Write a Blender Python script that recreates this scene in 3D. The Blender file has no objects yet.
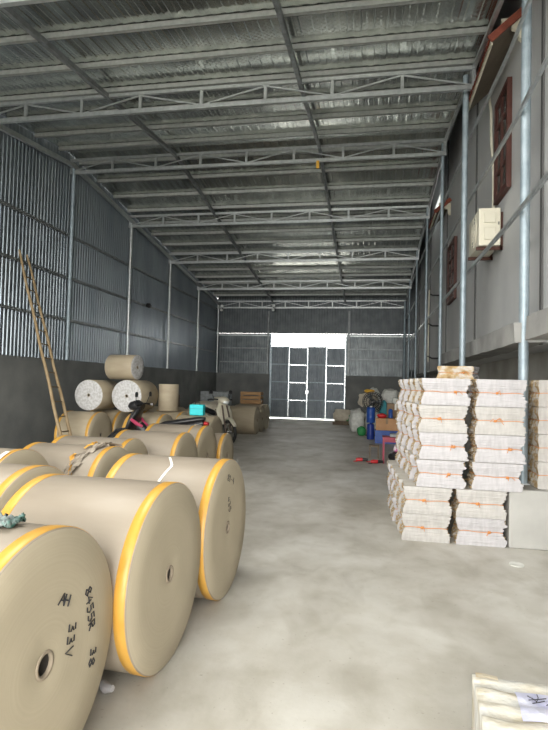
import bpy, bmesh, math, random
from mathutils import Vector, Matrix, noise as mnoise
random.seed(7)
PI = math.pi
sc = bpy.context.scene
COL = sc.collection

# ------------------------------------------------------------------ camera
F_PX = 530.0
yaw, pit, rol = (math.radians(v) for v in (10.39, 1.96, 1.46))
fw = Vector((-math.sin(yaw)*math.cos(pit), math.cos(yaw)*math.cos(pit), math.sin(pit)))
rt = Vector((math.cos(yaw), math.sin(yaw), 0)); up = rt.cross(fw)
rt2 = rt*math.cos(rol)+up*math.sin(rol); up2 = -rt*math.sin(rol)+up*math.cos(rol)
cam = bpy.data.cameras.new('camera'); camo = bpy.data.objects.new('camera', cam); COL.objects.link(camo)
cam.sensor_fit = 'VERTICAL'; cam.sensor_height = 36; cam.lens = F_PX/730*36; cam.clip_end = 200; cam.clip_start = .05
camo.matrix_world = Matrix(((rt2.x, up2.x, -fw.x, 0), (rt2.y, up2.y, -fw.y, 0), (rt2.z, up2.z, -fw.z, 1.6), (0, 0, 0, 1)))
sc.camera = camo

# ------------------------------------------------------------------ world, daylight, exposure
w = bpy.data.worlds.new('overcast_sky'); sc.world = w; w.use_nodes = True
w.node_tree.nodes['Background'].inputs[0].default_value = (1.0, .975, .92, 1)
w.node_tree.nodes['Background'].inputs[1].default_value = 1.0
sc.view_settings.view_transform = 'Standard'; sc.view_settings.look = 'None'
sc.view_settings.gamma = 1; sc.view_settings.use_curve_mapping = False
sc.view_settings.exposure = 3.85
sc.cycles.max_bounces = 12; sc.cycles.diffuse_bounces = 8; sc.cycles.glossy_bounces = 6
def portal(name, loc, rot, sx, sy):              # light portals guide sky sampling through the open front and an added roof opening
    pl = bpy.data.lights.new(name, 'AREA'); pl.shape = 'RECTANGLE'; pl.size = sx; pl.size_y = sy
    o = bpy.data.objects.new(name, pl); COL.objects.link(o); o.location = loc; o.rotation_euler = rot; pl.cycles.is_portal = True
portal('entrance_daylight', (-2.6, -3.95, 2.6), (math.radians(90), 0, 0), 9.2, 5.3)
portal('added_roof_opening', (-2.3, 3.65, 5.95), (math.radians(6.5), 0, 0), 2.6, 2.1)

# ------------------------------------------------------------------ materials
M = {}
def mat(name, col, rough=.6, metal=0., col2=None, scale=8., stretch=(1, 1, 1), detail=4., lo=.35, hi=.65,
        bump=0., bscale=None, bstretch=None, spec=None, coord='Object', third=None):
    m = bpy.data.materials.new(name); m.use_nodes = True; nt = m.node_tree; N = nt.nodes; L = nt.links
    b = N['Principled BSDF']
    b.inputs['Roughness'].default_value = rough; b.inputs['Metallic'].default_value = metal
    if spec is not None: b.inputs['Specular IOR Level'].default_value = spec
    tc = N.new('ShaderNodeTexCoord')
    def nz(sc_, st, det):
        mp = N.new('ShaderNodeMapping'); mp.inputs['Scale'].default_value = st
        L.new(tc.outputs[coord], mp.inputs[0])
        n = N.new('ShaderNodeTexNoise'); n.inputs['Scale'].default_value = sc_; n.inputs['Detail'].default_value = det
        L.new(mp.outputs[0], n.inputs[0]); return n
    b.inputs['Base Color'].default_value = (*col, 1)
    if col2:
        n = nz(scale, stretch, detail)
        r = N.new('ShaderNodeValToRGB'); r.color_ramp.elements[0].position = lo; r.color_ramp.elements[1].position = hi
        r.color_ramp.elements[0].color = (*col, 1); r.color_ramp.elements[1].color = (*col2, 1)
        if third:
            e = r.color_ramp.elements.new((lo+hi)/2); e.color = (*third, 1)
        L.new(n.outputs[0], r.inputs[0]); L.new(r.outputs[0], b.inputs['Base Color'])
    if bump:
        n = nz(bscale or scale*3, bstretch or stretch, 3)
        bp = N.new('ShaderNodeBump'); bp.inputs['Strength'].default_value = bump; bp.inputs['Distance'].default_value = .02
        L.new(n.outputs[0], bp.inputs['Height']); L.new(bp.outputs[0], b.inputs['Normal'])
    M[name] = m; return m

mat('galv', (.42, .45, .46), .42, .75, (.55, .58, .59), 14, lo=.3, hi=.7, bump=.05)
mat('purlin', (.36, .38, .375), .5, .4, (.48, .50, .49), 14, lo=.3, hi=.7)
mat('galv_pole', (.26, .325, .37), .5, .4, (.37, .44, .49), 10, lo=.3, hi=.7)
mat('galv_dark', (.19, .205, .21), .5, .6, (.28, .30, .31), 9)
mat('foil', (.35, .365, .345), .22, .93, (.58, .60, .55), 3, (1, .5, 1), lo=.3, hi=.7, bump=.05, bscale=5)
mat('wall_sheet', (.20, .235, .27), .38, .7, (.30, .34, .38), 1.3, (1, 1, .4), lo=.3, hi=.7, bump=.08, bscale=6)
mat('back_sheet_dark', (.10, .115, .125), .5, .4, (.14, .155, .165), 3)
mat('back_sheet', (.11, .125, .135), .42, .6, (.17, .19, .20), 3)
mat('gate_sheet', (.17, .20, .23), .5, .35, (.22, .25, .28), 4)
mat('render_wall', (.14, .147, .147), .92, 0, (.20, .207, .20), 1.6, detail=8, bump=.3, bscale=20)
mat('panel_wall', (.42, .43, .44), .85, 0, (.52, .53, .53), .9, (1, 1, .6), detail=7, bump=.05, bscale=12)
mat('beige_render', (.24, .23, .20), .9, 0, (.36, .35, .32), 1.4, detail=8, bump=.3, bscale=14)
mat('joint', (.10, .10, .10), .9)
mat('concrete', (.24, .24, .235), .9, 0, (.34, .34, .33), 2.2, detail=9, bump=.2, bscale=25)
mat('plinth_conc', (.34, .34, .325), .9, 0, (.43, .425, .41), 2.0, detail=8, bump=.15, bscale=20)
mat('kraft', (.265, .225, .178), .5, 0, (.31, .268, .216), 2.5, (.6, 2, 2), detail=5, bump=.1, bscale=5)
mat('kraft_dull', (.36, .30, .215), .65, 0, (.42, .36, .26), 3, (.6, 2, 2), detail=5, bump=.08, bscale=5)
mat('yellow_tape', (.55, .29, .045), .38, 0, (.62, .35, .07), 6)
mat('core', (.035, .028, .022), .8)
mat('core_ring', (.30, .25, .19), .85)
mat('ink', (.03, .03, .035), .6)
mat('white_face', (.42, .415, .41), .85, 0, (.58, .58, .59), 22, detail=6, lo=.38, hi=.6, bump=.15, bscale=30)
mat('tape_white', (.85, .83, .78), .5)
mat('sheets', (.395, .385, .40), .85, 0, (.48, .47, .49), 26, (1.2, 1.2, .25), detail=3, lo=.3, hi=.7, bump=.35, bscale=30, bstretch=(.15, .15, 5))
mat('sheets_cream', (.385, .372, .36), .85, 0, (.465, .453, .44), 26, (1.2, 1.2, .25), detail=3, lo=.3, hi=.7, bump=.35, bscale=30, bstretch=(.15, .15, 5))
mat('ragged', (.30, .19, .085), .9, 0, (.54, .51, .47), 9, (1, 1.4, 1.6), detail=6, lo=.34, hi=.60, bump=.5, bscale=26, bstretch=(1, 1, 3), third=(.45, .33, .18))
mat('sheet_top', (.48, .455, .41), .85, 0, (.54, .52, .48), 5, bump=.1)
mat('twine', (.55, .22, .06), .6)
mat('bamboo', (.27, .19, .10), .6, 0, (.36, .27, .16), 9, (1, 1, .5))
mat('rung_dark', (.16, .12, .07), .7)
mat('cream_plastic', (.68, .65, .54), .45)
mat('grille', (.20, .20, .18), .6)
mat('rust', (.06, .022, .015), .7, 0, (.09, .035, .022), 9)
mat('red_wood', (.065, .020, .014), .55, 0, (.09, .028, .02), 10, (3, 3, .6))
mat('dark_glass', (.05, .07, .065), .15, 0, spec=.6)
mat('tile', (.15, .035, .022), .75, 0, (.24, .06, .032), 9, detail=5)
mat('soffit', (.14, .11, .08), .8, 0, (.18, .15, .11), 3)
mat('plaster_cream', (.60, .57, .46), .8)
mat('black_plastic', (.018, .018, .02), .35)
mat('rubber', (.02, .02, .02), .8)
mat('chrome', (.7, .7, .7), .2, 1)
mat('bike_cream', (.55, .52, .42), .35)
mat('bike_brown', (.07, .045, .035), .35)
mat('pink', (.45, .05, .12), .45)
mat('headlight', (.75, .78, .8), .1, 0, spec=.8)
mat('turquoise', (.02, .62, .68), .45)
mat('wood', (.30, .165, .07), .75, 0, (.40, .24, .11), 8, (.5, 3, 3))
mat('dark_wood', (.11, .08, .055), .8, 0, (.16, .12, .08), 8)
mat('carton', (.46, .25, .12), .8, 0, (.53, .30, .16), 5)
mat('carton_dark', (.25, .17, .11), .8, 0, (.31, .22, .14), 5)
mat('blue', (.012, .06, .30), .4, 0, (.02, .09, .38), 6)
mat('blue_deep', (.015, .04, .25), .45)
mat('red', (.50, .02, .025), .4)
mat('teal', (.04, .28, .33), .6)
mat('green', (.02, .22, .06), .6)
mat('sack', (.52, .53, .50), .6, 0, (.70, .71, .68), 9, detail=6, lo=.35, hi=.65, bump=.6, bscale=18)
mat('sack_cream', (.50, .45, .36), .7, 0, (.60, .55, .46), 7, bump=.3, bscale=12)
mat('cloth_green', (.04, .13, .11), .9, 0, (.16, .18, .18), 22, lo=.4, hi=.6)
mat('yellow', (.75, .42, .04), .5)
mat('magenta', (.80, .16, .48), .5, 0, (.85, .75, .80), 14, lo=.45, hi=.55)
mat('pink_metal', (.36, .045, .08), .45)
mat('plastic_wrap', (.44, .40, .31), .25, 0, (.54, .54, .51), 6, (1, 2, 1), detail=7, lo=.35, hi=.6, bump=.5, bscale=10, bstretch=(1.3, 2, 1), third=(.57, .54, .47))
mat('wrap_stain', (.42, .28, .12), .4, 0, (.56, .50, .38), 16, lo=.4, hi=.6, bump=.4)
mat('label_lilac', (.42, .43, .60), .3, 0, (.54, .55, .66), 12, bump=.6, bscale=20)
mat('lamp_white', (.8, .82, .82), .3)
mat('asphalt', (.34, .34, .32), .9, 0, (.42, .42, .40), 1.0, detail=8)
mat('outer_wall', (.45, .47, .42), .9)

def edge_paper():                              # the wound edge of a paper roll: faint concentric rings
    m = bpy.data.materials.new('roll_edge'); m.use_nodes = True; nt = m.node_tree; N = nt.nodes; L = nt.links
    b = N['Principled BSDF']; b.inputs['Roughness'].default_value = .8
    tc = N.new('ShaderNodeTexCoord'); sp = N.new('ShaderNodeSeparateXYZ'); L.new(tc.outputs['Object'], sp.inputs[0])
    cb = N.new('ShaderNodeCombineXYZ'); L.new(sp.outputs['Y'], cb.inputs['X']); L.new(sp.outputs['Z'], cb.inputs['Y'])
    ln = N.new('ShaderNodeVectorMath'); ln.operation = 'LENGTH'; L.new(cb.outputs[0], ln.inputs[0])
    n = N.new('ShaderNodeTexNoise'); n.noise_dimensions = '1D'; n.inputs['Scale'].default_value = 90; n.inputs['Detail'].default_value = 3
    L.new(ln.outputs['Value'], n.inputs['W'])
    n2 = N.new('ShaderNodeTexNoise'); n2.inputs['Scale'].default_value = 3; n2.inputs['Detail'].default_value = 5; L.new(tc.outputs['Object'], n2.inputs[0])
    r = N.new('ShaderNodeValToRGB'); r.color_ramp.elements[0].color = (.39, .34, .25, 1); r.color_ramp.elements[1].color = (.47, .41, .305, 1)
    r.color_ramp.elements[0].position = .3; r.color_ramp.elements[1].position = .7
    mx = N.new('ShaderNodeMath'); mx.operation = 'ADD'; m2 = N.new('ShaderNodeMath'); m2.operation = 'MULTIPLY'; m2.inputs[1].default_value = .5
    q = N.new('ShaderNodeMath'); q.operation = 'MULTIPLY_ADD'; q.inputs[1].default_value = .45; q.inputs[2].default_value = .27; L.new(n.outputs[0], q.inputs[0]); L.new(q.outputs[0], mx.inputs[0]); L.new(n2.outputs[0], mx.inputs[1]); L.new(mx.outputs[0], m2.inputs[0])
    L.new(m2.outputs[0], r.inputs[0]); L.new(r.outputs[0], b.inputs['Base Color'])
    M['roll_edge'] = m
edge_paper()

def floor_mat():
    m = bpy.data.materials.new('floor_concrete'); m.use_nodes = True; nt = m.node_tree; N = nt.nodes; L = nt.links
    b = N['Principled BSDF']; tc = N.new('ShaderNodeTexCoord')
    def nz(s, d, st=(1, 1, 1), dist=0):
        mp = N.new('ShaderNodeMapping'); mp.inputs['Scale'].default_value = st; L.new(tc.outputs['Object'], mp.inputs[0])
        n = N.new('ShaderNodeTexNoise'); n.inputs['Scale'].default_value = s; n.inputs['Detail'].default_value = d
        n.inputs['Distortion'].default_value = dist; L.new(mp.outputs[0], n.inputs[0]); return n
    def ramp(n, a, c, p, q):
        r = N.new('ShaderNodeValToRGB'); r.color_ramp.elements[0].color = (*a, 1); r.color_ramp.elements[1].color = (*c, 1)
        r.color_ramp.elements[0].position = p; r.color_ramp.elements[1].position = q; L.new(n.outputs[0], r.inputs[0]); return r
    def mixc(f, a, c, mode='MULTIPLY'):
        x = N.new('ShaderNodeMixRGB'); x.blend_type = mode; x.inputs[0].default_value = f
        L.new(a, x.inputs[1]); L.new(c, x.inputs[2]); return x
    base = ramp(nz(1.1, 10, (1, .7, 1), .4), (.37, .35, .305), (.56, .55, .515), .32, .64)
    blot = ramp(nz(3.2, 6, (1, .6, 1), 1.0), (.74, .72, .68), (1, 1, 1), .32, .52)
    spk = ramp(nz(38, 3), (.55, .52, .48), (1, 1, 1), .24, .33)
    x1 = mixc(.5, base.outputs[0], blot.outputs[0]); x2 = mixc(.7, x1.outputs[0], spk.outputs[0])
    L.new(x2.outputs[0], b.inputs['Base Color'])
    rr = ramp(nz(2, 5), (.42,)*3, (.7,)*3, .3, .7); L.new(rr.outputs[0], b.inputs['Roughness'])
    x3 = mixc(.28, x2.outputs[0], ramp(nz(5, 10, (1, 1, 1), .0), (.66, .62, .54), (1, 1, 1), .30, .56).outputs[0]); L.new(x3.outputs[0], b.inputs['Base Color'])
    bp = N.new('ShaderNodeBump'); bp.inputs['Strength'].default_value = .12; bp.inputs['Distance'].default_value = .01
    n = nz(30, 6); L.new(n.outputs[0], bp.inputs['Height']); L.new(bp.outputs[0], b.inputs['Normal'])
    M['floor'] = m
floor_mat()

def foil_mat():                                # dimpled reflective insulation under the roof sheets
    m = M['foil']; nt = m.node_tree; N = nt.nodes; L = nt.links; b = N['Principled BSDF']
    tc = N.new('ShaderNodeTexCoord'); mp = N.new('ShaderNodeMapping')
    mp.inputs['Rotation'].default_value = (0, 0, PI/4); L.new(tc.outputs['Object'], mp.inputs[0])
    ck = N.new('ShaderNodeTexVoronoi'); ck.inputs['Scale'].default_value = 15; ck.inputs['Randomness'].default_value = .12
    L.new(mp.outputs[0], ck.inputs[0])
    bp = N.new('ShaderNodeBump'); bp.inputs['Strength'].default_value = .14; bp.inputs['Distance'].default_value = .012
    L.new(ck.outputs['Distance'], bp.inputs['Height'])
    old = b.inputs['Normal'].links[0].from_node; L.new(old.outputs[0], bp.inputs['Normal']); L.new(bp.outputs[0], b.inputs['Normal'])
foil_mat()

# ------------------------------------------------------------------ mesh builder
class MB:
    def __init__(s): s.v = []; s.f = []; s.m = []; s.sm = []
    def add(s, vs, fs, mi=0, smooth=False):
        o = len(s.v); s.v += [tuple(v) for v in vs]
        for f in fs: s.f.append([i+o for i in f]); s.m.append(mi); s.sm.append(smooth)
        return s
    def box(s, x0, x1, y0, y1, z0, z1, mi=0, T=None):
        vs = [Vector((x, y, z)) for z in (z0, z1) for y in (y0, y1) for x in (x0, x1)]
        if T: vs = [T @ v for v in vs]
        return s.add(vs, [(0, 2, 3, 1), (4, 5, 7, 6), (0, 1, 5, 4), (2, 6, 7, 3), (0, 4, 6, 2), (1, 3, 7, 5)], mi)
    def bar(s, a, b, wd, ht, mi=0, upv=(0, 0, 1)):
        a = Vector(a); b = Vector(b); d = (b-a); l = d.length; d.normalize(); u = Vector(upv)
        if abs(d.dot(u)) > .95: u = Vector((0, 1, 0))
        x = d.cross(u).normalized(); u = x.cross(d)
        T = Matrix(((x.x, d.x, u.x, a.x), (x.y, d.y, u.y, a.y), (x.z, d.z, u.z, a.z), (0, 0, 0, 1)))
        return s.box(-wd/2, wd/2, 0, l, -ht/2, ht/2, mi, T)
    def tube(s, pts, r, n=10, mi=0, cap=True, closed=False):
        pts = [Vector(p) for p in pts]; k = len(pts); rs = r if isinstance(r, (list, tuple)) else [r]*k
        vs = []; prev = None
        for i, p in enumerate(pts):
            if closed: d = pts[(i+1) % k]-pts[i-1]
            else: d = pts[min(i+1, k-1)]-pts[max(i-1, 0)]
            if d.length < 1e-9: d = Vector((0, 0, 1))
            d.normalize()
            if prev is None:
                a = Vector((0, 0, 1)) if abs(d.z) < .9 else Vector((1, 0, 0)); prev = d.cross(a).normalized()
            prev = (prev-d*prev.dot(d)).normalized(); q = d.cross(prev)
            vs += [p+(prev*math.cos(2*PI*j/n)+q*math.sin(2*PI*j/n))*rs[i] for j in range(n)]
        fs = []
        for i in range(k if closed else k-1):
            for j in range(n):
                a = i*n+j; b = i*n+(j+1) % n; c = ((i+1) % k)*n+(j+1) % n; e = ((i+1) % k)*n+j
                fs.append((a, b, c, e))
        s.add(vs, fs, mi, True)
        if cap and not closed:
            s.add(vs[:n][::-1], [tuple(range(n))], mi); s.add(vs[-n:], [tuple(range(n))], mi)
        return s
    def lathe(s, prof, n=32, mi=0, axis='Z', c=(0, 0, 0), smooth=True, mis=None, cap=True):
        c = Vector(c); vs = []
        for r, h in prof:
            for j in range(n):
                a = 2*PI*j/n
                if axis == 'Z': p = Vector((r*math.cos(a), r*math.sin(a), h))
                elif axis == 'X': p = Vector((h, r*math.cos(a), r*math.sin(a)))
                else: p = Vector((-r*math.cos(a), h, r*math.sin(a)))
                vs.append(c+p)
        o = len(s.v); s.v += [tuple(v) for v in vs]
        for i in range(len(prof)-1):
            for j in range(n):
                s.f.append([o+i*n+j, o+i*n+(j+1) % n, o+(i+1)*n+(j+1) % n, o+(i+1)*n+j])
                s.m.append(mis[i] if mis else mi); s.sm.append(smooth)
        for i in (0, len(prof)-1):
            if cap and prof[i][0] > 1e-5:
                ring = [o+i*n+j for j in range(n)]
                s.f.append(ring if i else ring[::-1]); s.m.append((mis[min(i, len(mis)-1)] if mis else mi)); s.sm.append(False)
        return s
    def loft(s, secs, n=14, mi=0, p=2.4):
        """secs: (centre, half width across, half height) rings along a path in the XZ plane"""
        vs = []; k = len(secs)
        for i, (c, hw, hh) in enumerate(secs):
            c = Vector(c); d = (Vector(secs[min(i+1, k-1)][0])-Vector(secs[max(i-1, 0)][0])).normalized()
            y = Vector((0, 1, 0)); u = d.cross(y).normalized()
            if abs(d.dot(y)) > .9: y = Vector((1, 0, 0)); u = d.cross(y).normalized()
            for j in range(n):
                a = 2*PI*j/n; ca, sa = math.cos(a), math.sin(a)
                vs.append(c+y*hw*math.copysign(abs(ca)**(2/p), ca)+u*hh*math.copysign(abs(sa)**(2/p), sa))
        fs = [(i*n+j, i*n+(j+1) % n, (i+1)*n+(j+1) % n, (i+1)*n+j) for i in range(k-1) for j in range(n)]
        s.add(vs, fs, mi, True); s.add(vs[:n][::-1], [tuple(range(n))], mi); s.add(vs[-n:], [tuple(range(n))], mi)
        return s
    def blob(s, c, r, seed=0, amp=.12, n=20, mi=0, freq=1.6, flat=.0, p=2.6):
        c = Vector(c); vs = []; m = n//2
        for i in range(m+1):
            th = PI*i/m
            for j in range(n):
                ph = 2*PI*j/n
                d = Vector((math.sin(th)*math.cos(ph), math.sin(th)*math.sin(ph), math.cos(th)))
                q = Vector([math.copysign(abs(t)**(2/p), t) for t in d])
                k = 1+amp*mnoise.noise(d*freq+Vector((seed*3.1, seed, -seed)))*2+amp*.6*mnoise.noise(d*freq*4+Vector((seed, 0, seed*2)))
                v = Vector((q.x*r[0]*k, q.y*r[1]*k, q.z*r[2]*k))
                if v.z < -r[2]*(1-flat): v.z = -r[2]*(1-flat)
                vs.append(c+v)
        fs = [(i*n+j, (i+1)*n+j, (i+1)*n+(j+1) % n, i*n+(j+1) % n) for i in range(m) for j in range(n)]
        return s.add(vs, fs, mi, True)
    def build(s, name, mats, parent=None, loc=None, rot=None, weld=False):
        me = bpy.data.meshes.new(name); me.from_pydata(s.v, [], s.f)
        if isinstance(mats, str): mats = [mats]
        for m in mats: me.materials.append(M[m])
        for p, mi, sm in zip(me.polygons, s.m, s.sm): p.material_index = mi; p.use_smooth = sm
        if weld:
            bm = bmesh.new(); bm.from_mesh(me); bmesh.ops.remove_doubles(bm, verts=bm.verts, dist=1e-5)
            bmesh.ops.recalc_face_normals(bm, faces=bm.faces); bm.to_mesh(me); bm.free()
        me.update()
        o = bpy.data.objects.new(name, me); COL.objects.link(o)
        if parent: o.parent = parent
        if loc: o.location = loc
        if rot: o.rotation_euler = rot
        return o

def bevel(o, wd=.01, seg=2):
    md = o.modifiers.new('bevel', 'BEVEL'); md.width = wd; md.segments = seg; md.limit_method = 'ANGLE'; md.angle_limit = .6
    return o
def tag(o, label, cat, group=None):
    o['label'] = label; o['category'] = cat
    if group: o['group'] = group
    return o
def thing(name, label, cat, loc=(0, 0, 0), rz=0., group=None):
    o = bpy.data.objects.new(name, None); o.empty_display_size = .1; COL.objects.link(o)
    o.location = loc; o.rotation_euler = (0, 0, rz); return tag(o, label, cat, group)
def struct(o, parent=None): o['kind'] = 'structure'; return o
def dup(root, label=None):
    r = root.copy(); COL.objects.link(r)
    if label: r['label'] = label
    for ch in list(root.children):
        c = ch.copy(); COL.objects.link(c); c.parent = r; c.matrix_parent_inverse = ch.matrix_parent_inverse
        for g in list(ch.children):
            d = g.copy(); COL.objects.link(d); d.parent = c
    return r
ORD = ['first', 'second', 'third', 'fourth', 'fifth', 'sixth', 'seventh', 'eighth', 'ninth', 'tenth', 'eleventh',
       'twelfth', 'thirteenth', 'fourteenth', 'fifteenth', 'sixteenth', 'seventeenth', 'eighteenth', 'nineteenth', 'twentieth',
       'twenty-first', 'twenty-second', 'twenty-third', 'twenty-fourth', 'twenty-fifth', 'twenty-sixth', 'twenty-seventh', 'twenty-eighth', 'twenty-ninth', 'thirtieth']

# ------------------------------------------------------------------ shell of the warehouse
XL, XR, YB, Y0, RIDGE = -7.15, 1.85, 23.95, -4.0, 11.36
ROOF0 = -4.0
def roofz(y): return 6.95-.115*abs(y-RIDGE)
CONC = 2.02

struct(MB().box(XL-.2, XR+.5, Y0-.5, YB+.15, -.2, 0).build('floor', 'floor'))
struct(MB().box(-30, 30, -30, 50, -.4, -.21).build('yard_ground', 'asphalt'))

def ribs(n_from, n_to, pitch, h):
    """trapezoid profile: list of (u, offset)"""
    out = []; u = n_from
    while u < n_to:
        out += [(u, 0), (u+pitch*.45, 0), (u+pitch*.55, h), (u+pitch*.9, h)]; u += pitch
    out.append((n_to, 0)); return [p for p in out if p[0] <= n_to]
# left wall: corrugated steel above a rendered masonry dado
m = MB(); pr = ribs(Y0, YB, .115, .016); vs = []; fs = []
for u, h in pr: vs += [(XL+h, u, CONC-.05), (XL+h, u, roofz(max(u, ROOF0))-.02)]
for i in range(len(pr)-1): fs.append((2*i, 2*i+1, 2*i+3, 2*i+2))
m.add(vs, fs); m.add([(XL-.02, Y0, CONC), (XL-.02, YB, CONC), (XL-.02, YB, roofz(YB)+.3), (XL-.02, RIDGE, roofz(RIDGE)+.3), (XL-.02, Y0, roofz(Y0)+.3)], [(0, 1, 2, 3, 4)])
struct(m.build('wall_left', 'wall_sheet'))
struct(MB().box(XL-.2, XL+.05, Y0, YB, 0, CONC).build('wall_left_dado', 'render_wall'))
# back wall in pieces round the gate
GX0, GX1, GTOP, TTOP = -4.58, -1.10, 3.32, 3.88
def back_sheet(x0, x1, z0, z1, name, mt):
    m = MB(); pr = ribs(x0, x1, .12, -.022); vs = []; fs = []
    for u, h in pr: vs += [(u, YB+h, z0), (u, YB+h, z1)]
    for i in range(len(pr)-1): fs.append((2*i, 2*i+2, 2*i+3, 2*i+1))
    m.add(vs, fs); struct(m.build(name, mt))
zt = roofz(YB)+.02
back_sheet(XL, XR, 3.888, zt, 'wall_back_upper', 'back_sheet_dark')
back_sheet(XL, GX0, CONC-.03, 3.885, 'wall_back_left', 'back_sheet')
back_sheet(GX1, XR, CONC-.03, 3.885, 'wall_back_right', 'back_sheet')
struct(MB().box(XL, GX0, YB-.06, YB+.1, 0, CONC).build('wall_back_dado_left', 'render_wall'))
struct(MB().box(GX1, 2.22, YB-.06, YB+.1, 0, CONC).box(1.6, 2.3, YB, YB+.1, CONC, 2.3).build('wall_back_dado_right', 'render_wall'))
struct(MB().box(XL, GX0-.02, YB-.07, YB-.03, 3.76, 3.82).box(GX1+.02, XR, YB-.07, YB-.03, 3.76, 3.82).build('trim_1', 'galv'))
# right: the neighbouring house wall
m = MB().box(XR, XR+.4, Y0, 15.3, 2.1, 9.0).box(XR, XR+.4, 17.0, YB, 2.1, 9.0).box(XR, XR+.4, 15.3, 17.0, 2.1, 6.62).box(XR, XR+.4, 15.3, 17.0, 7.12, 9.0)
struct(m.build('wall_right', 'panel_wall'))
m = MB().box(2.22, 2.35, Y0, YB+.1, 0, 2.1); struct(m.build('wall_right_base', 'beige_render'))
for i, y in enumerate((2.5, 6.28, 10.1, 13.9, 17.7, 21.5)):
    struct(MB().box(XR-.02, XR+.01, y-.035, y+.035, 2.1, 8.6).build('trim_%d' % (i+2), 'joint'))
# ledge of concrete along that wall, broken next to the front pole
def ledge(y0, y1, seed):
    m = MB(); n = 26; vs = []; fs = []
    for i in range(n+1):
        y = y0+(y1-y0)*i/n
        for x, z in ((XR, 2.10), (1.52, 2.10), (1.52, 2.33), (XR, 2.33)):
            q = mnoise.noise(Vector((y*3, x*9+seed, z*9)))*.02
            vs.append((x+q*(x < XR), y, z+q))
    for i in range(n):
        for j in range(4): a = i*4+j; b = i*4+(j+1) % 4; fs.append((a, a+4, b+4, b))
    fs += [(0, 1, 2, 3), tuple(n*4+k for k in (3, 2, 1, 0))]
    return m.add(vs, fs).build('trim_ledge', 'concrete')
struct(ledge(6.1, 12.5, 1)); struct(ledge(1.5, 5.66, 2))
# roof sheets: two slopes meeting at a cross ridge
m = MB(); pr = ribs(XL-.02, 1.50, .25, .03)
OX0, OX1, OY0, OY1 = -3.6, -1.0, 2.6, 4.7          # unseen roof opening, added to let daylight down on rolls and floor
for ya, yb, xa, xb in ((ROOF0, OY0, XL, 1.5), (OY0, OY1, XL, OX0), (OY0, OY1, OX1, 1.5), (OY1, RIDGE, XL, 1.5), (RIDGE, YB+.1, XL, 1.5)):
    pr = ribs(xa, xb, .18, .005)
    vs = []; fs = []; n = len(pr)
    for y in (ya, yb):
        for u, h in pr: vs.append((u, y, roofz(y)+h))
    for i in range(n-1): fs.append((i, i+1, n+i+1, n+i))
    m.add(vs, fs)
    m.add([(xa, ya, roofz(ya)+.05), (xb, ya, roofz(ya)+.05), (xb, yb, roofz(yb)+.05), (xa, yb, roofz(yb)+.05)], [(0, 1, 2, 3)])
struct(m.build('ceiling', 'foil'))
# raised flashing over the slit between roof and house wall; a gap stays open beside the far awning
struct(MB().box(1.50, XR, ROOF0, YB, 7.9, 7.95).build('ceiling_side_strip', 'galv_dark'))
m = MB(); m.add([(1.515, ya, z) for ya in (ROOF0, RIDGE, YB) for z in (roofz(ya)-.02, 7.9)], [(0, 1, 3, 2), (2, 3, 5, 4)])
struct(m.build('ceiling_riser', 'galv_dark'))
struct(MB().box(1.50, XR, YB-.02, YB+.02, 5.3, 7.95).build('wall_back_slit', 'back_sheet_dark'))

# ------------------------------------------------------------------ steel frame
def purlin(y, label):
    m = MB(); z = roofz(y)-.005; x0, x1 = XL+.02, 1.47
    m.box(x0, x1, y, y+.004, z-.08, z); m.box(x0, x1, y, y+.05, z-.004, z); m.box(x0, x1, y, y+.05, z-.08, z-.076)
    m.box(x0, x1, y+.046, y+.05, z-.08, z-.068); m.box(x0, x1, y+.046, y+.05, z-.02, z)
    tag(m.build('roof_purlin', 'purlin'), label, 'purlin', 'purlins under the roof sheets')
ys = [10.85-.87*k for k in range(6, -1, -1)]+[11.72+.88*k for k in range(14)]
for i, y in enumerate(ys):
    purlin(y, 'galvanised steel roof purlin, %s one counting from the open front' % ORD[i])

def truss(y, label, zb=None, h=.30, x0=XL+.03, x1=1.46, step=1.05):
    zt_ = roofz(y)-.14-.035; zb = zt_-h
    t = thing('roof_truss', label, 'roof truss', (0, y, zb), 0, 'cross trusses of the roof')
    MB().bar((x0, 0, h), (x1, 0, h), .05, .055).build('top_chord', 'galv', t)
    MB().bar((x0, 0, 0), (x1, 0, 0), .06, .07).build('bottom_chord', 'galv', t)
    n = int(round((x1-x0)/step)); s_ = (x1-x0)/n
    for k in range(n+1):
        x = x0+k*s_; x = min(max(x, x0+.03), x1-.03)
        MB().bar((x, 0, .03), (x, 0, h-.03), .05, .04).build('vertical_strut', 'galv', t)
        if k < n:
            a, b = ((x, 0, .03), (x+s_, 0, h-.03)) if k % 2 == 0 else ((x, 0, h-.03), (x+s_, 0, .03))
            MB().bar(a, b, .02, .022).build('diagonal_brace', 'galv', t)
    return t
TY = [5.1, 8.2, 11.36, 14.48, 17.62, 20.8, 23.75]
TL = ['nearest one, overhead in front of the ladder', 'second from the front, crossing above the ladder top', 'third from the front, at the ridge of the roof',
      'fourth from the front, first one behind the ridge', 'fifth from the front, deep in the hall', 'sixth from the front, before the back wall', 'last one, against the back wall above the gate']
for y, l in zip(TY, TL):
    truss(y, 'galvanised parallel-chord roof truss, '+l)

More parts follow.
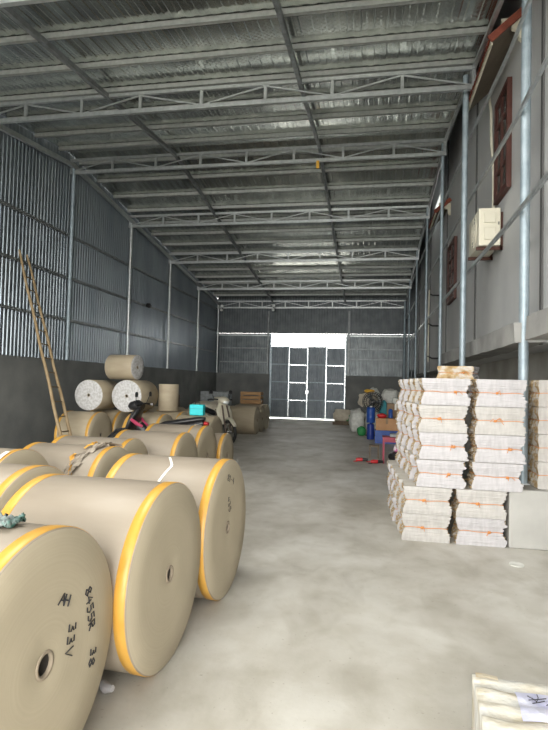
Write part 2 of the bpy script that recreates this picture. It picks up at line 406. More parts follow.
# long tubes running front to back under the purlins
def long_beam(name, label, x, dz, wd, ht, mt='galv', cat='beam'):
    m = MB()
    for ya, yb in ((ROOF0+.1, RIDGE), (RIDGE, YB-.1)):
        m.bar((x, ya, roofz(ya)-dz), (x, yb, roofz(yb)-dz), wd, ht)
    return tag(m.build(name, mt), label, cat, 'lengthwise roof beams')
long_beam('roof_beam', 'long grey steel beam under the roof, nearer the ladder wall', -4.5, .18, .06, .08, 'galv_dark')
long_beam('roof_beam', 'long grey steel beam under the roof, running above the middle of the floor', -1.2, .18, .06, .08, 'galv_dark')
long_beam('eaves_beam', 'steel eaves beam along the top of the corrugated ladder wall', XL+.09, .30, .07, .10)
long_beam('eaves_beam', 'steel edge beam where the roof stops beside the house wall', 1.44, .17, .05, .06)

# left wall: posts and girts
for i, y in enumerate((5.1, 8.2, 11.36, 14.48, 17.62, 20.8, 23.7)):
    tag(MB().tube([(XL+.115, y, CONC), (XL+.115, y, roofz(y)-.38)], .045, 12).build('wall_post', 'galv_pole' if i == 2 else 'galv'),
        ['round steel post on the corrugated wall, nearest to the open front', 'round steel post on the corrugated wall, just in front of the ladder',
         'round steel post on the corrugated wall, first one behind the ladder', 'round steel post on the corrugated wall, second one behind the ladder',
         'round steel post on the corrugated wall, third one behind the ladder', 'round steel post on the corrugated wall, fourth one behind the ladder',
         'round steel post in the corner of corrugated wall and back wall'][i], 'post', 'posts along the corrugated wall')
for i, (z, l) in enumerate(((2.97, 'lowest'), (3.97, 'middle'), (4.98, 'highest'))):
    tag(MB().box(XL+.024, XL+.07, Y0, YB-.1, z-.03, z+.03).build('wall_girt', 'galv_dark'),
        'horizontal steel rail across the corrugated side wall, %s of three' % l, 'wall rail', 'rails of the corrugated wall')
# back wall rails
for z, l in ((2.55, 'lower one left of the gate'), (3.2, 'upper one left of the gate')):
    tag(MB().box(XL+.2, GX0-.06, YB-.09, YB-.025, z-.025, z+.025).build('wall_girt', 'galv_dark'), 'thin steel rail on the back wall, '+l, 'wall rail', 'rails of the back wall')
for z, l in ((2.75, 'lower one right of the gate'), (3.2, 'upper one right of the gate')):
    tag(MB().box(GX1+.06, 1.35, YB-.09, YB-.025, z-.025, z+.025).build('wall_girt', 'galv_dark'), 'thin steel rail on the back wall, '+l, 'wall rail', 'rails of the back wall')
for x, l in ((GX0-.1, 'left of the gate'), (GX1+.1, 'right of the gate')):
    tag(MB().box(x-.04, x+.04, YB-.12, YB-.03, 2.0, 4.9).build('back_post', 'galv_dark'), 'dark steel post on the back wall, '+l, 'post')

# right: poles
def pole(x, y, r, z0, label):
    t = thing('steel_pole', label, 'pole', (x, y, z0), 0, 'poles in front of the house wall')
    MB().tube([(0, 0, 0.012), (0, 0, roofz(y)-.20-z0)], r, 16).build('pole_tube', 'galv_pole', t)
    MB().box(-r*1.15, r*1.15, -r*1.15, r*1.15, 0, .012).build('base_plate', 'galv', t)
    return t
pole(1.625, 6.14, .052, .585, 'thick pale galvanised pole standing on the concrete plinth behind the paper stack')
pole(1.355, 8.40, .045, 0, 'galvanised pole beside the air conditioner, rising behind the paper stack')
pole(1.40, 11.45, .032, 0, 'galvanised pole carrying the right end of the ridge truss')
pole(1.40, 14.48, .03, 0, 'galvanised pole deep on the right, first one behind the ridge truss')
pole(1.40, 17.62, .03, 0, 'galvanised pole deep on the right, second one behind the ridge truss')
pole(1.40, 20.8, .03, 0, 'galvanised pole deep on the right, nearest to the back corner')
pole(1.41, 23.7, .05, 0, 'galvanised pole in the right back corner')
def rgirt(z, label, dzf=.0):
    m = MB(); P_ = [(1.465, 23.6, z), (1.465, 8.5, z), (1.55, 6.6, z+dzf*.8), (1.545, 5.2, z+dzf), (1.545, 3.4, z+dzf*1.3)]
    for a, b in zip(P_, P_[1:]): m.bar(a, b, .03, .05)
    return tag(m.build('side_rail', 'galv'), label, 'wall rail', 'rails between the poles')
rgirt(3.43, 'horizontal steel rail running below the air conditioner, lowest on the poles', .12)
rgirt(4.55, 'horizontal steel rail crossing the red window, middle one on the poles', .10)
rgirt(5.55, 'horizontal steel rail above the red window, highest on the poles', .08)

# ------------------------------------------------------------------ gate and transom
gate = struct(bpy.data.objects.new('door_1', None)); COL.objects.link(gate); gate.location = (0, YB, 0)
lw = (GX1-GX0-.10)/4
for k in range(4):
    x0 = GX0+.042+k*lw*1.005+.005; x1 = GX0+.042+(k+1)*lw*1.005-.005; z0 = .045; z1 = GTOP-.015
    fr = MB()
    for x in (x0, x1-.05): fr.box(x, x+.05, -.05, -.005, z0, z1)
    zr = [z0+(z1-z0-.05)*q/4 for q in range(5)]
    for z in zr: fr.box(x0+.05, x1-.05, -.045, -.01, z, z+.045)
    sh = MB()
    for q in range(4):
        za = zr[q]+.02; zb_ = zr[q+1]+(.0 if k % 2 else .02)
        if k % 2: zb_ = zr[q+1]-.007
        pr = ribs(x0+.02, x1-.02, .11, .018); vs = []; fs = []
        for u, h in pr: vs += [(u, .0+h, za), (u, .0+h, zb_)]
        for i in range(len(pr)-1): fs.append((2*i, 2*i+2, 2*i+3, 2*i+1))
        sh.add(vs, fs)
    lf = sh.build('door_leaf', 'gate_sheet', gate)
    fr.build('leaf_frame', 'galv_pole', lf)
    if k in (1, 2):
        x = x1-.025 if k == 1 else x0+.025
        MB().box(x-.03, x+.03, -.075, -.045, 1.15, 1.3).tube([(x, -.07, 1.5), (x, -.07, 1.75)], .012, 8).build('bolt', 'chrome', lf)
struct(MB().box(GX0-.02, GX0+.04, YB-.05, YB+.03, 0, TTOP).box(GX1-.04, GX1+.02, YB-.05, YB+.03, 0, TTOP)
       .box(GX0+.04, GX1-.04, YB-.04, YB+.02, GTOP, GTOP+.05).build('trim_gate_frame', 'galv_pole'))
tw = struct(MB().box(GX0, GX1, YB-.04, YB+.02, TTOP-.04, TTOP).build('window_1', 'galv_pole'))
for k in range(1, 4):
    x = GX0+.05+k*lw; MB().box(x-.012, x+.012, YB-.03, YB, GTOP+.05, TTOP-.04).build('mullion', 'galv_dark', tw)
for z in (3.50, 3.67):
    MB().box(GX0+.04, GX1-.04, YB-.01, YB+.005, z, z+.05).build('louvre_bar', 'galv', tw)

# ------------------------------------------------------------------ paper rolls
def roll(label, x, y, R, L, rz=-2.3, z=0., face='roll_edge', wrap='kraft', bands=(1, 1), bw=.06, hole=.042, axis='X', group='large kraft paper rolls', cat='paper roll', seg=64, extra=None):
    """axis X: the free face looks to local +X and sits at the origin"""
    t = thing('paper_roll', label, cat, (x, y, z), math.radians(rz), group)
    e = .005
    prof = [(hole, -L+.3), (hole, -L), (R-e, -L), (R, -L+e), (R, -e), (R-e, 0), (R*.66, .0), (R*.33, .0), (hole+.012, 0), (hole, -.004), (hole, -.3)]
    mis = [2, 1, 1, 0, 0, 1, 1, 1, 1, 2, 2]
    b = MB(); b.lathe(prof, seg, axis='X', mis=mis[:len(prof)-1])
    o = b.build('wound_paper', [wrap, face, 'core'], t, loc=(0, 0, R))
    MB().lathe([(hole+.006, -.012), (hole+.006, .003), (hole-.006, .003), (hole-.006, -.012)], 28, axis='X', cap=False).build('core_tube', 'core_ring', t, loc=(0, 0, R))
    for k, on in enumerate(bands):
        if not on: continue
        xa, xb = ((-.007, -.007-bw) if k == 0 else (-L+.007+bw, -L+.007))
        MB().lathe([(R+.0005, xa), (R+.0035, xa-.002), (R+.0035, xb+.002), (R+.0005, xb)], seg, axis='X', cap=False).build('edge_tape', 'yellow_tape', t, loc=(0, 0, R))
    return t
R1 = roll('huge kraft paper roll nearest the camera, with black marker writing on its end', -1.20, 1.87, .505, .84, hole=.047)
R2 = roll('large kraft paper roll with a blank end, second in the front row', -1.10, 2.89, .505, .84)
R3 = roll('large kraft paper roll third in the front row, with faint scribbles and pale streak', -1.04, 3.91, .505, .84)
roll('kraft paper roll second from the aisle, behind the roll with the marker writing', -2.14, 3.18, .505, .90)
L3 = roll('kraft paper roll with torn crumpled wrapping round its right end', -2.58, 5.12, .45, .95)
roll('kraft paper roll directly behind the torn roll', -2.80, 6.04, .44, .98)
roll('kraft paper roll in the second row, third before the motorbike', -2.46, 6.955, .445, .95)
roll('kraft paper roll in the second row with a double yellow stripe, second before the motorbike', -2.45, 7.875, .458, .92)
roll('kraft paper roll in the second row, nearest the black motorbike', -2.36, 8.715, .365, .92)
L2 = roll('kraft paper roll at the left picture edge with a white sticker on its yellow tape', -2.99, 4.20, .48, .8)
g2 = 'brown paper rolls by the corrugated wall'
def wroll(label, x, y, R=.465, L=.74, rz=-2, **k): return roll(label, x, y, R, L, rz, wrap=k.pop('wrap', 'kraft_dull'), group=g2, seg=48, **k)
wroll('brown paper roll beside the ladder foot, under the white-ended rolls', -5.33, 9.92)
wroll('brown paper roll lying behind the one beside the ladder foot', -5.28, 10.87)
wroll('brown paper roll with yellow tape at both ends, right of the ladder foot', -3.98, 10.02)
wroll('brown paper roll carrying the upright roll', -3.95, 10.97, L=.9, R=.465)
wroll('brown paper roll under the turquoise case', -2.96, 10.06, L=.75, R=.462, bands=(0, 0))
wroll('brown paper roll in the deep row, first behind the upright roll', -4.05, 12.0, L=.9)
wroll('brown paper roll in the deep row, second behind the upright roll', -4.75, 12.98, L=.8, bands=(0, 0))
wroll('brown paper roll by the aisle, just behind the cream scooter', -3.46, 16.2, R=.43, L=.9, bands=(0, 0))
wroll('brown paper roll by the aisle, middle one behind the cream scooter', -3.48, 17.1, R=.43, L=.9, bands=(0, 0))
wroll('brown paper roll by the aisle, farthest one, under the wooden crate', -3.50, 18.0, R=.43, L=1.0, bands=(0, 0))
gw = 'small white-ended rolls stacked by the ladder'
def yroll(label, x, y, z, R, L, az): return roll(label, x, y, R, L, az, z=z, face='white_face', wrap='kraft_dull', bands=(0, 0), hole=.03, group=gw, seg=48)
yroll('small roll with mottled white end, left of the lower pair', -5.66, 9.98, .945, .315, .82, -91)
yroll('small roll with mottled white end, right of the lower pair', -4.83, 9.98, .94, .325, .82, -91)
tr = yroll('small brown roll lying on top of the two white-ended rolls', -4.80, 10.38, 1.597, .26, .62, -6)
# upright roll
t = thing('paper_roll', 'brown paper roll standing upright on the rolls by the wall', 'paper roll', (-4.33, 10.97, .94), 0, g2)
MB().lathe([(.03, .3), (.03, .58), (.21, .58), (.215, .575), (.215, .005), (.21, 0), (.03, 0)], 40, mis=[2, 1, 1, 0, 0, 1]).build('wound_paper', ['kraft_dull', 'roll_edge', 'core'], t)
MB().lathe([(.036, .54), (.036, .584), (.026, .584), (.026, .54)], 20, cap=False).build('core_tube', 'core_ring', t)

# extra yellow stripe

def stripe(parent, R, x, wd=.03):
    MB().lathe([(R+.0005, x), (R+.003, x-.002), (R+.003, x-wd), (R+.0005, x-wd-.002)], 64, axis='X', cap=False).build('edge_tape', 'yellow_tape', parent, loc=(0, 0, R))
for o in COL.objects:
    if o.get('label', '').startswith('kraft paper roll in the second row with a double'): stripe(o, .458, -.2)

# handwriting on the roll ends (strokes in face coordinates: a along local -Y .. +Y, b up)
GL = {'A': [[(0, 0), (.5, 1), (.9, 0)], [(.2, .42), (.75, .42)]], 'H': [[(0, 0), (0, 1)], [(.7, 0), (.7, 1)], [(0, .5), (.7, .5)]],
      '8': [[(.35, .5), (.05, .75), (.35, 1), (.65, .75), (.35, .5), (0, .22), (.35, 0), (.7, .22), (.35, .5)]],
      '4': [[(.45, 1), (0, .4), (.7, .4)], [(.5, .75), (.45, 0)]], '5': [[(.65, 1), (.1, 1), (.08, .58), (.5, .62), (.65, .3), (.4, 0), (0, .08)]],
      '3': [[(.05, .95), (.5, 1), (.55, .75), (.25, .55), (.6, .4), (.55, .08), (0, .05)]], 'R': [[(0, 0), (0, 1), (.5, .95), (.55, .6), (0, .5), (.6, 0)]],
      'V': [[(0, 1), (.3, 0), (.7, 1)]], '1': [[(.2, 0), (.3, 1), (.05, .75)]], '/': [[(0, 0), (.5, 1)]], '-': [[(0, .5), (.5, .5)]]}
def write(parent, R, text, a0, b0, size, ang, name='handwriting', step=.9, th=.003):
    m = MB(); ca, sa = math.cos(ang), math.sin(ang); cx = 0
    for ch in text:
        if ch == ' ': cx += step*.8; continue
        for st in GL[ch]:
            pts = []
            for u, v in st:
                u = (cx+u)*size; v = v*size
                pts.append((.004, a0+u*ca-v*sa, b0+u*sa+v*ca))
            m.tube(pts, th, 5)
        cx += step
    return m.build(name, 'ink', parent, loc=(0, 0, R))
write(R1, .505, 'AH', .065, .20, .045, -.45)
write(R1, .505, '8455R', .255, .185, .046, -1.35)
write(R1, .505, '38', .315, -.09, .046, -1.75)
write(R1, .505, '33V', .145, .09, .052, -1.75)
write(R3, .505, '81-4', -.05, .36, .05, -.35, th=.0018)
write(R3, .505, '435', -.03, .22, .05, -1.2, th=.0018)
# pale tape streak across roll three
m = MB(); pts = []
for q in range(15):
    s_ = q/14; a = math.radians(92+38*s_ if s_ < .55 else 92+38*s_); x = -.47+(.09*s_/.4 if s_ < .4 else .09-.05*(s_-.4)/.6)
    r = .507; ang = math.radians(86-46*s_); pts.append((x, -r*math.cos(ang)*-1*-1, r*math.sin(ang)))
vs = []
for (x, yy, zz) in pts: vs += [(x-.010, yy, zz), (x+.010, yy, zz)]
m.add(vs, [(2*i, 2*i+1, 2*i+3, 2*i+2) for i in range(14)]).build('tape_streak', 'tape_white', R3, loc=(0, 0, .505))

# torn wrapping on L3
def torn(parent, R, seed):
    """crumpled strips of wrapping that stand off the roll where the paper was torn"""
    rd = random.Random(seed)
    for k in range(11):
        m = MB(); nx, na = 3, 7; vs = []
        a0 = rd.uniform(30, 112); da = rd.uniform(20, 40); xc = rd.uniform(-.24, -.08)+.0012*(a0-80); wx = rd.uniform(.035, .085); sk = rd.uniform(-.10, .16)
        for i in range(nx+1):
            for j in range(na+1):
                s_ = j/na; x = xc+wx*(i/nx-.5)*(1-.5*abs(s_-.5))+sk*(s_-.5)+rd.uniform(-.008, .008); a = math.radians(a0+da*(s_-.5))
                lift = .004+.012*k/11+.030*math.sin(PI*s_)*rd.uniform(.2, 1)+(.018 if (i+j) % 2 else 0)*rd.random()
                vs.append((x, -(R+lift)*math.cos(a), (R+lift)*math.sin(a)))
        m.add(vs, [(i*(na+1)+j, (i+1)*(na+1)+j, (i+1)*(na+1)+j+1, i*(na+1)+j+1) for i in range(nx) for j in range(na)], 0, False)
        m.build('torn_wrap', 'yellow_tape' if k % 4 == 3 else 'kraft', parent, loc=(0, 0, R))
torn(L3, .45, 3)
m = MB(); vs = []
for j in range(9):
    a = math.radians(48+3.4*j); vs += [(-.025, -.490*math.cos(a), .490*math.sin(a)), (-.066, -.490*math.cos(a), .490*math.sin(a))]
m.add(vs, [(2*i, 2*i+1, 2*i+3, 2*i+2) for i in range(8)]).build('white_sticker', 'tape_white', L2, loc=(0, 0, .485))

# cloth on the nearest roll
m = MB(); nx, ny = 44, 22; vs = []
for i in range(nx+1):
    for j in range(ny+1):
        x = -1.64+.29*i/nx; y = 1.83+(.10+.03*math.sin(i*.5))*j/ny
        x += .02*mnoise.noise(Vector((y*20, 1, 0))); y += .03*mnoise.noise(Vector((x*14, 3, 0)))
        base = .505+math.sqrt(max(.505**2-(y-1.88)**2, .01))
        vs.append((x, y, base+.010+.05*abs(mnoise.noise(Vector((x*38, y*40, 1))))+.012))
m.add(vs, [(i*(ny+1)+j, (i+1)*(ny+1)+j, (i+1)*(ny+1)+j+1, i*(ny+1)+j+1) for i in range(nx) for j in range(ny)], 0, True)
o = m.build('work_glove', 'cloth_green'); md = o.modifiers.new('s', 'SOLIDIFY'); md.thickness = .014
tag(o, 'crumpled grey-green work glove lying on the nearest paper roll', 'glove')

# ------------------------------------------------------------------ plinth and tied paper bundles
struct(bevel(MB().box(1.40, 2.20, 5.75, 8.9, 0, .585).build('trim_plinth', 'plinth_conc'), .012))

def bundle_mesh(seed, W=.492, D=.372, H=.278, flat=False, mats=('sheets', 'ragged', 'sheet_top'), pinch=.036):
    rnd = random.Random(seed); n = 22; nx, ny = 10, 8; rings = []
    for k in range(n+1):
        t = k/n; wv = (1-abs(2*t-1))**1.6; px = pinch*wv; py = pinch*.45*wv
        if flat: px *= .25; py *= .3
        # each half bulges a little and its outer corners flare
        hb = abs(math.sin(2*PI*t))*.006
        jx, jy = rnd.uniform(-.004, .004), rnd.uniform(-.002, .002)
        hx, hy = W/2-px+hb, D/2-py+hb*.5
        ring = []
        for i in range(nx): ring.append((-hx+2*hx*i/nx+jx, -hy+jy, 0))
        for i in range(ny): ring.append((hx+jx, -hy+2*hy*i/ny+jy, 1))
        for i in range(nx): ring.append((hx-2*hx*i/nx+jx, hy+jy, 0))
        for i in range(ny): ring.append((-hx+jx, hy-2*hy*i/ny+jy, 1))
        out = []
        for (x, y, e) in ring:
            zz = H*t+.006*mnoise.noise(Vector((x*5, y*5, seed)))*(1 if 0 < k < n else .3)
            if e:
                x += math.copysign(1, x)*(rnd.uniform(-.024, .006) if not flat else rnd.uniform(-.003, .003))+.012*mnoise.noise(Vector((y*9, t*7, seed*1.7)))
            else: y += .004*mnoise.noise(Vector((x*12, t*3, seed+9)))+rnd.uniform(-.0015, .0015)
            out.append((x, y, max(zz, 0)))
        rings.append(out)
    P_ = len(rings[0]); m = MB(); vs = [v for r in rings for v in r]; m.v = list(vs)
    for k in range(n):
        for j in range(P_):
            side = 1 if (nx <= j < nx+ny or j >= 2*nx+ny) else 0
            m.f.append([k*P_+j, k*P_+(j+1) % P_, (k+1)*P_+(j+1) % P_, (k+1)*P_+j]); m.m.append(side); m.sm.append(False)
    m.f.append(list(range(P_))[::-1]); m.m.append(2); m.sm.append(False)
    m.f.append([n*P_+j for j in range(P_)]); m.m.append(2); m.sm.append(False)
    # twine follows the waist
    mid = rings[n//2]; tw_ = MB(); rr = []
    for j, (x, y, z) in enumerate(mid): rr.append((x*(1.0)+math.copysign(.006, x), y+math.copysign(.004, y), H/2+.004*math.sin(j)))
    tw_.tube(rr, .0034, 6, closed=True)
    kx = rnd.uniform(-.14, .1); ky = -D/2+pinch*.45*(.3 if flat else 1)-.012
    kn = MB().blob((kx, ky, H/2), (.016, .010, .013), seed, .3, 10)
    for q in range(3):
        dx = rnd.uniform(-.07, .08); kn.tube([(kx, ky, H/2), (kx+dx*.5, ky-.008, H/2+rnd.uniform(-.005, .03)), (kx+dx, ky-.004, H/2-rnd.uniform(-.01, .04))], .003, 5)
    return m, tw_, kn
def bundle_proto(seed, **k):
    m, tw_, kn = bundle_mesh(seed, **k)
    t = thing('paper_bundle', 'x', 'paper bundle', (0, 0, 0), 0, 'twine-tied paper bundles')
    m.build('paper_sheets', list(k.get('mats', ('sheets', 'ragged', 'sheet_top'))), t)
    w_ = tw_.build('twine', 'twine', t); kn.build('twine_knot', 'twine', w_)
    return t
CR = ('sheets_cream', 'ragged', 'sheet_top')
protos = [bundle_proto(s, mats=CR if s in (2, 5) else ('sheets', 'ragged', 'sheet_top')) for s in range(1, 7)]
fresh = set(range(6))
def place_bundle(pi, x, y, z, rz, label, pr=protos):
    if pr is protos and pi in fresh: fresh.discard(pi); o = pr[pi]; o['label'] = label
    else: o = dup(pr[pi], label)
    o.location = (x, y, z); o.rotation_euler = (0, 0, rz); return o
ROWN = ['bottom', 'second-lowest', 'third-lowest', 'third-highest', 'second-highest', 'topmost']
DEEP = ['front', 'second', 'middle', 'second-last', 'rearmost']
rnd = random.Random(5)
HB = .283
for r in range(6):
    for d in range(5):
        for c in range(2):
            if c == 1 and d > 0 and (r < 5 or d > 2): continue
            sh = [.0, .01, .15, .17, .16, .18][r]
            sh = (sh+.01 if c and r > 1 else sh) if d == 0 else (.15 if c else sh-(.032 if r > 1 else .02)*d)
            x = .345+.255+c*.525+sh-(rnd.uniform(.0, .025) if d and c == 0 else 0)+(rnd.uniform(-.008, .008) if d == 0 or c else 0)
            y = 5.73+.19+d*.392+rnd.uniform(-.008, .008)
            pi = [3, 1, 0, 5, 4, 2][r] if c else [1, 4, 3, 5, 4, 0][r]
            if (r, d, c) in ((4, 0, 0), (1, 0, 0)): pi = 1
            if d: pi = rnd.randrange(6)
            lab = 'tied white paper bundle, %s row, %s column, %s layer of the big stack' % (ROWN[r], 'left' if c == 0 else 'right', DEEP[d])
            place_bundle(pi, x-(.012 if c == 0 else 0), y-(.02 if c and r > 1 and not d else 0), r*HB+.001, rnd.uniform(-.012, .012), lab)
topb = bundle_proto(31, W=.44, D=.34, H=.165, mats=('ragged', 'sheets', 'sheet_top'), pinch=.02)
topb['label'] = 'small loose paper bundle with a brown left part lying on top of the big stack'
topb.location = (1.08, 6.98, 6*HB+.004); topb.rotation_euler = (0, 0, -.35)
pf = bundle_proto(41, W=.46, D=.40, H=.275, flat=True, mats=('sheets_cream', 'ragged', 'sheet_top'))
for r in range(4):
    for d in range(2):
        o = pf if (r, d) == (0, 0) else dup(pf)
        o['label'] = 'flat-faced paper bundle on the concrete plinth by the pole, %s, %s' % (['lowest', 'second from below', 'third from below', 'uppermost'][r], ['in front', 'at the back'][d])
        o['group'] = 'paper bundles on the plinth'
        o.location = (1.93, 6.06+d*.43, .587+r*.28); o.rotation_euler = (0, 0, .01*(r % 2))

# ------------------------------------------------------------------ plastic wrapped bale, bottom right
t = thing('wrapped_bale', 'plastic-wrapped bale of white paper with brown stains at the bottom right corner', 'bale', (.46, 2.49, 0), math.radians(-4))
m = MB(); nx, ny, nz_ = 44, 40, 12; W_, D_, H_ = 1.25, 1.0, .35
def bale_pt(u, v, z):
    x = W_*u; y = -D_*v
    rid = .014*abs(math.sin((v*D_)*PI/.10))**.6
    n1 = mnoise.noise(Vector((x*9, y*9, z*9)))
    return Vector((x+.008*n1, y+.006*mnoise.noise(Vector((x*7, 1, z*7))), z+(rid+.010*n1 if z > H_*.99 else 0)))
vs = [bale_pt(i/nx, j/ny, H_) for i in range(nx+1) for j in range(ny+1)]
fs = [(i*(ny+1)+j, i*(ny+1)+j+1, (i+1)*(ny+1)+j+1, (i+1)*(ny+1)+j) for i in range(nx) for j in range(ny)]
m.add(vs, fs, 0, True)
def side(a, b, n):
    vs = []; 
    for i in range(n+1):
        u = a[0]+(b[0]-a[0])*i/n; v = a[1]+(b[1]-a[1])*i/n
        for k in range(nz_+1): vs.append(bale_pt(u, v, H_*k/nz_))
    m.add(vs, [(i*(nz_+1)+k, (i+1)*(nz_+1)+k, (i+1)*(nz_+1)+k+1, i*(nz_+1)+k+1) for i in range(n) for k in range(nz_)], 0, True)
side((1, 0), (0, 0), nx); side((0, 0), (0, 1), ny); side((0, 1), (1, 1), nx); side((1, 1), (1, 0), ny)
m.build('wrapped_paper', 'plastic_wrap', t, weld=True)
m = MB(); vs = [bale_pt((.01+.07*i/6), (.005+.05*j/5), H_)+Vector((0, 0, .004)) for i in range(7) for j in range(6)]
m.add(vs, [(i*6+j, i*6+j+1, (i+1)*6+j+1, (i+1)*6+j) for i in range(6) for j in range(5)], 0, True).build('brown_stain', 'wrap_stain', t)
m = MB(); vs = [bale_pt((.12+.4*i/14), (.12+.18*j/8), H_)+Vector((0, 0, .006)) for i in range(15) for j in range(9)]
m.add(vs, [(i*9+j, i*9+j+1, (i+1)*9+j+1, (i+1)*9+j) for i in range(14) for j in range(8)], 0, True).build('lilac_sheet', 'label_lilac', t)
m = MB()
for a, b in (((.19, -.16), (.22, -.20)), ((.20, -.21), (.25, -.18)), ((.23, -.14), (.22, -.19)), ((.25, -.21), (.27, -.18)), ((.19, -.19), (.26, -.16))):
    m.tube([(a[0], a[1], H_+.026), ((a[0]+b[0])/2+.005, (a[1]+b[1])/2, H_+.027), (b[0], b[1], H_+.026)], .0018, 5)
m.build('handwriting', 'ink', t)

# ------------------------------------------------------------------ ladder
t = thing('bamboo_ladder', 'tall narrow bamboo ladder leaning on the corrugated wall', 'ladder')
A0, A1 = Vector((-5.28, 8.68, 0.035)), Vector((-7.03, 9.50, 4.15)); B0, B1 = Vector((-5.28, 9.01, .035)), Vector((-7.03, 9.76, 4.11))
def rail_pts(a, b, s_): return [a.lerp(b, k/16)+Vector((0, .012*math.sin(k*1.3+s_), .0)) for k in range(17)]
for a, b, s_ in ((A0, A1, 0), (B0, B1, 2)):
    MB().tube(rail_pts(a, b, s_), [.034-.010*k/16 for k in range(17)], 9).build('side_rail', 'bamboo', t)
for k in range(13):
    q = .07+k*.066+.005
    MB().tube([A0.lerp(A1, q), B0.lerp(B1, q)], .013, 7).build('rung', 'rung_dark', t)

# ------------------------------------------------------------------ air conditioner
t = thing('air_conditioner_outdoor_unit', 'cream air conditioner outdoor unit on rusty brackets on the house wall', 'air conditioner', (1.50, 8.02, 3.67))
bevel(MB().box(0, .30, 0, .80, 0, .55).build('housing', 'cream_plastic', t), .015)
m = MB().box(.07, .23, -.022, .0, .33, .47).box(.07, .23, -.022, 0, .08, .26); bevel(m.build('service_cover', 'cream_plastic', t), .006); MB().box(.26, .28, -.012, 0, .30, .34).build('valve', 'grille', t)
m = MB()
for r in (.06, .12, .18, .23): m.tube([(-.012, .34+r*math.cos(a*PI/16), .275+r*math.sin(a*PI/16)) for a in range(32)], .006, 5, closed=True)
for a in range(8): m.tube([(-.012, .34, .275), (-.012, .34+.23*math.cos(a*PI/4), .275+.23*math.sin(a*PI/4))], .005, 5)
m.build('fan_grille', 'cream_plastic', t)
MB().lathe([(.225, -.003), (.225, -.001), (.01, -.001)], 32, axis='X', c=(0, .34, .275)).build('fan_opening', 'grille', t)
for y in (.08, .72): MB().box(-.02, .345, y-.02, y+.02, -.05, -.004).box(.305, .34, y-.02, y+.02, -.05, .50).build('bracket', 'rust', t)
tag(MB().tube([(1.80, 8.5, 4.3), (1.80, 8.52, 5.0), (1.80, 8.70, 5.45), (1.80, 8.75, 6.0), (1.80, 9.0, 6.5)], .022, 8).build('refrigerant_pipe', 'cream_plastic'),
    'cream insulated pipe running up the house wall from the air conditioner', 'pipe')

# ------------------------------------------------------------------ red windows and tiled awnings
def red_window(n, y0, y1, z0, z1):
    fr = MB(); x0, x1 = XR-.07, XR-.005; f = .06
    fr.box(x0, x1, y0, y0+f, z0, z1).box(x0, x1, y1-f, y1, z0, z1).box(x0, x1, y0+f, y1-f, z0, z0+f).box(x0, x1, y0+f, y1-f, z1-f, z1)
    o = struct(fr.build('window_%d' % n, 'red_wood')); ym = (y0+y1)/2
    for a, b in ((y0+f+.005, ym-.005), (ym+.005, y1-f-.005)):
        s_ = MB(); s_.box(x0+.01, x1-.01, a, a+.045, z0+f, z1-f).box(x0+.01, x1-.01, b-.045, b, z0+f, z1-f)
        for q in range(5):
            z = z0+f+(z1-z0-2*f-.04)*q/4; s_.box(x0+.01, x1-.01, a+.045, b-.045, z, z+.04)
        c = s_.build('sash', 'red_wood', o)
        MB().box(x0+.03, x0+.035, a+.045, b-.045, z0+f, z1-f).build('pane', 'dark_glass', c)
    return o
red_window(2, 7.64, 8.42, 4.38, 5.92)
red_window(3, 12.3, 13.4, 3.6, 5.0)
def awning(label, y0, y1, z0, dz=.36, xe=1.45):
    t = thing('tiled_awning', label, 'awning', (xe, y0, z0)); wd = XR-.012-xe; L_ = y1-y0
    def S(x, z): return (x, z+dz*x/wd)
    m = MB()
    vs = [(x, y, S(x, z)[1]) for y in (0, L_) for x, z in ((0, 0), (wd, 0), (wd, .05), (0, .05))]
    m.add(vs, [(0, 1, 2, 3), (7, 6, 5, 4), (0, 4, 5, 1), (3, 2, 6, 7), (0, 3, 7, 4), (1, 5, 6, 2)]).build('soffit_slab', 'soffit', t)
    k = 0; y = 0
    m = MB()
    while y < L_-.02:
        for (x0, x1) in ((-.05, .16), (.12, wd-.012)):
            n = 8; pts0, pts1 = [], []
            for j in range(n+1):
                a = PI*j/n; pts0.append((x0, y+.055-.055*math.cos(a), S(x0, .055+.045*math.sin(a))[1])); pts1.append((x1, y+.055-.055*math.cos(a), S(x1, .05+.045*math.sin(a))[1]))
            m.add(pts0+pts1, [(j, j+1, n+2+j, n+1+j) for j in range(n)], 0, True); m.add(pts0, [tuple(range(n+1))], 0)
            m.add(pts1, [tuple(range(n+1))], 0)
        y += .115
    m.build('roof_tiles', 'tile', t)
    MB().bar((-.04, -.02, .03+.0), (wd-.01, -.02, dz+.03), .03, .09, upv=(0, 0, 1)).build('verge_tile', 'tile', t)
    MB().box(-.02, .0, 0, L_, -.03, .05).build('fascia_board', 'plaster_cream', t)
    m = MB()
    pr = [(.0, .0), (-.28, .0), (-.27, -.05), (-.17, -.06), (-.14, -.13), (-.07, -.16), (-.06, -.26), (-.02, -.30), (0, -.30)]
    n = len(pr); vs = [(wd+x, yy, dz+.0+z-.04) for yy in (.03, .10) for x, z in pr]
    m.add(vs, [tuple(range(n))[::-1], tuple(range(n, 2*n))]+[(i, (i+1) % n, n+(i+1) % n, n+i) for i in range(n)]).build('corbel', 'plaster_cream', t)
    return t
awning('small red-tiled awning above the red window, close to the roof edge', 7.0, 8.75, 6.02)
awning('far red-tiled awning, smaller in view, with a bright gap of sky beside it', 13.3, 14.6, 5.85, dz=.3, xe=1.50)

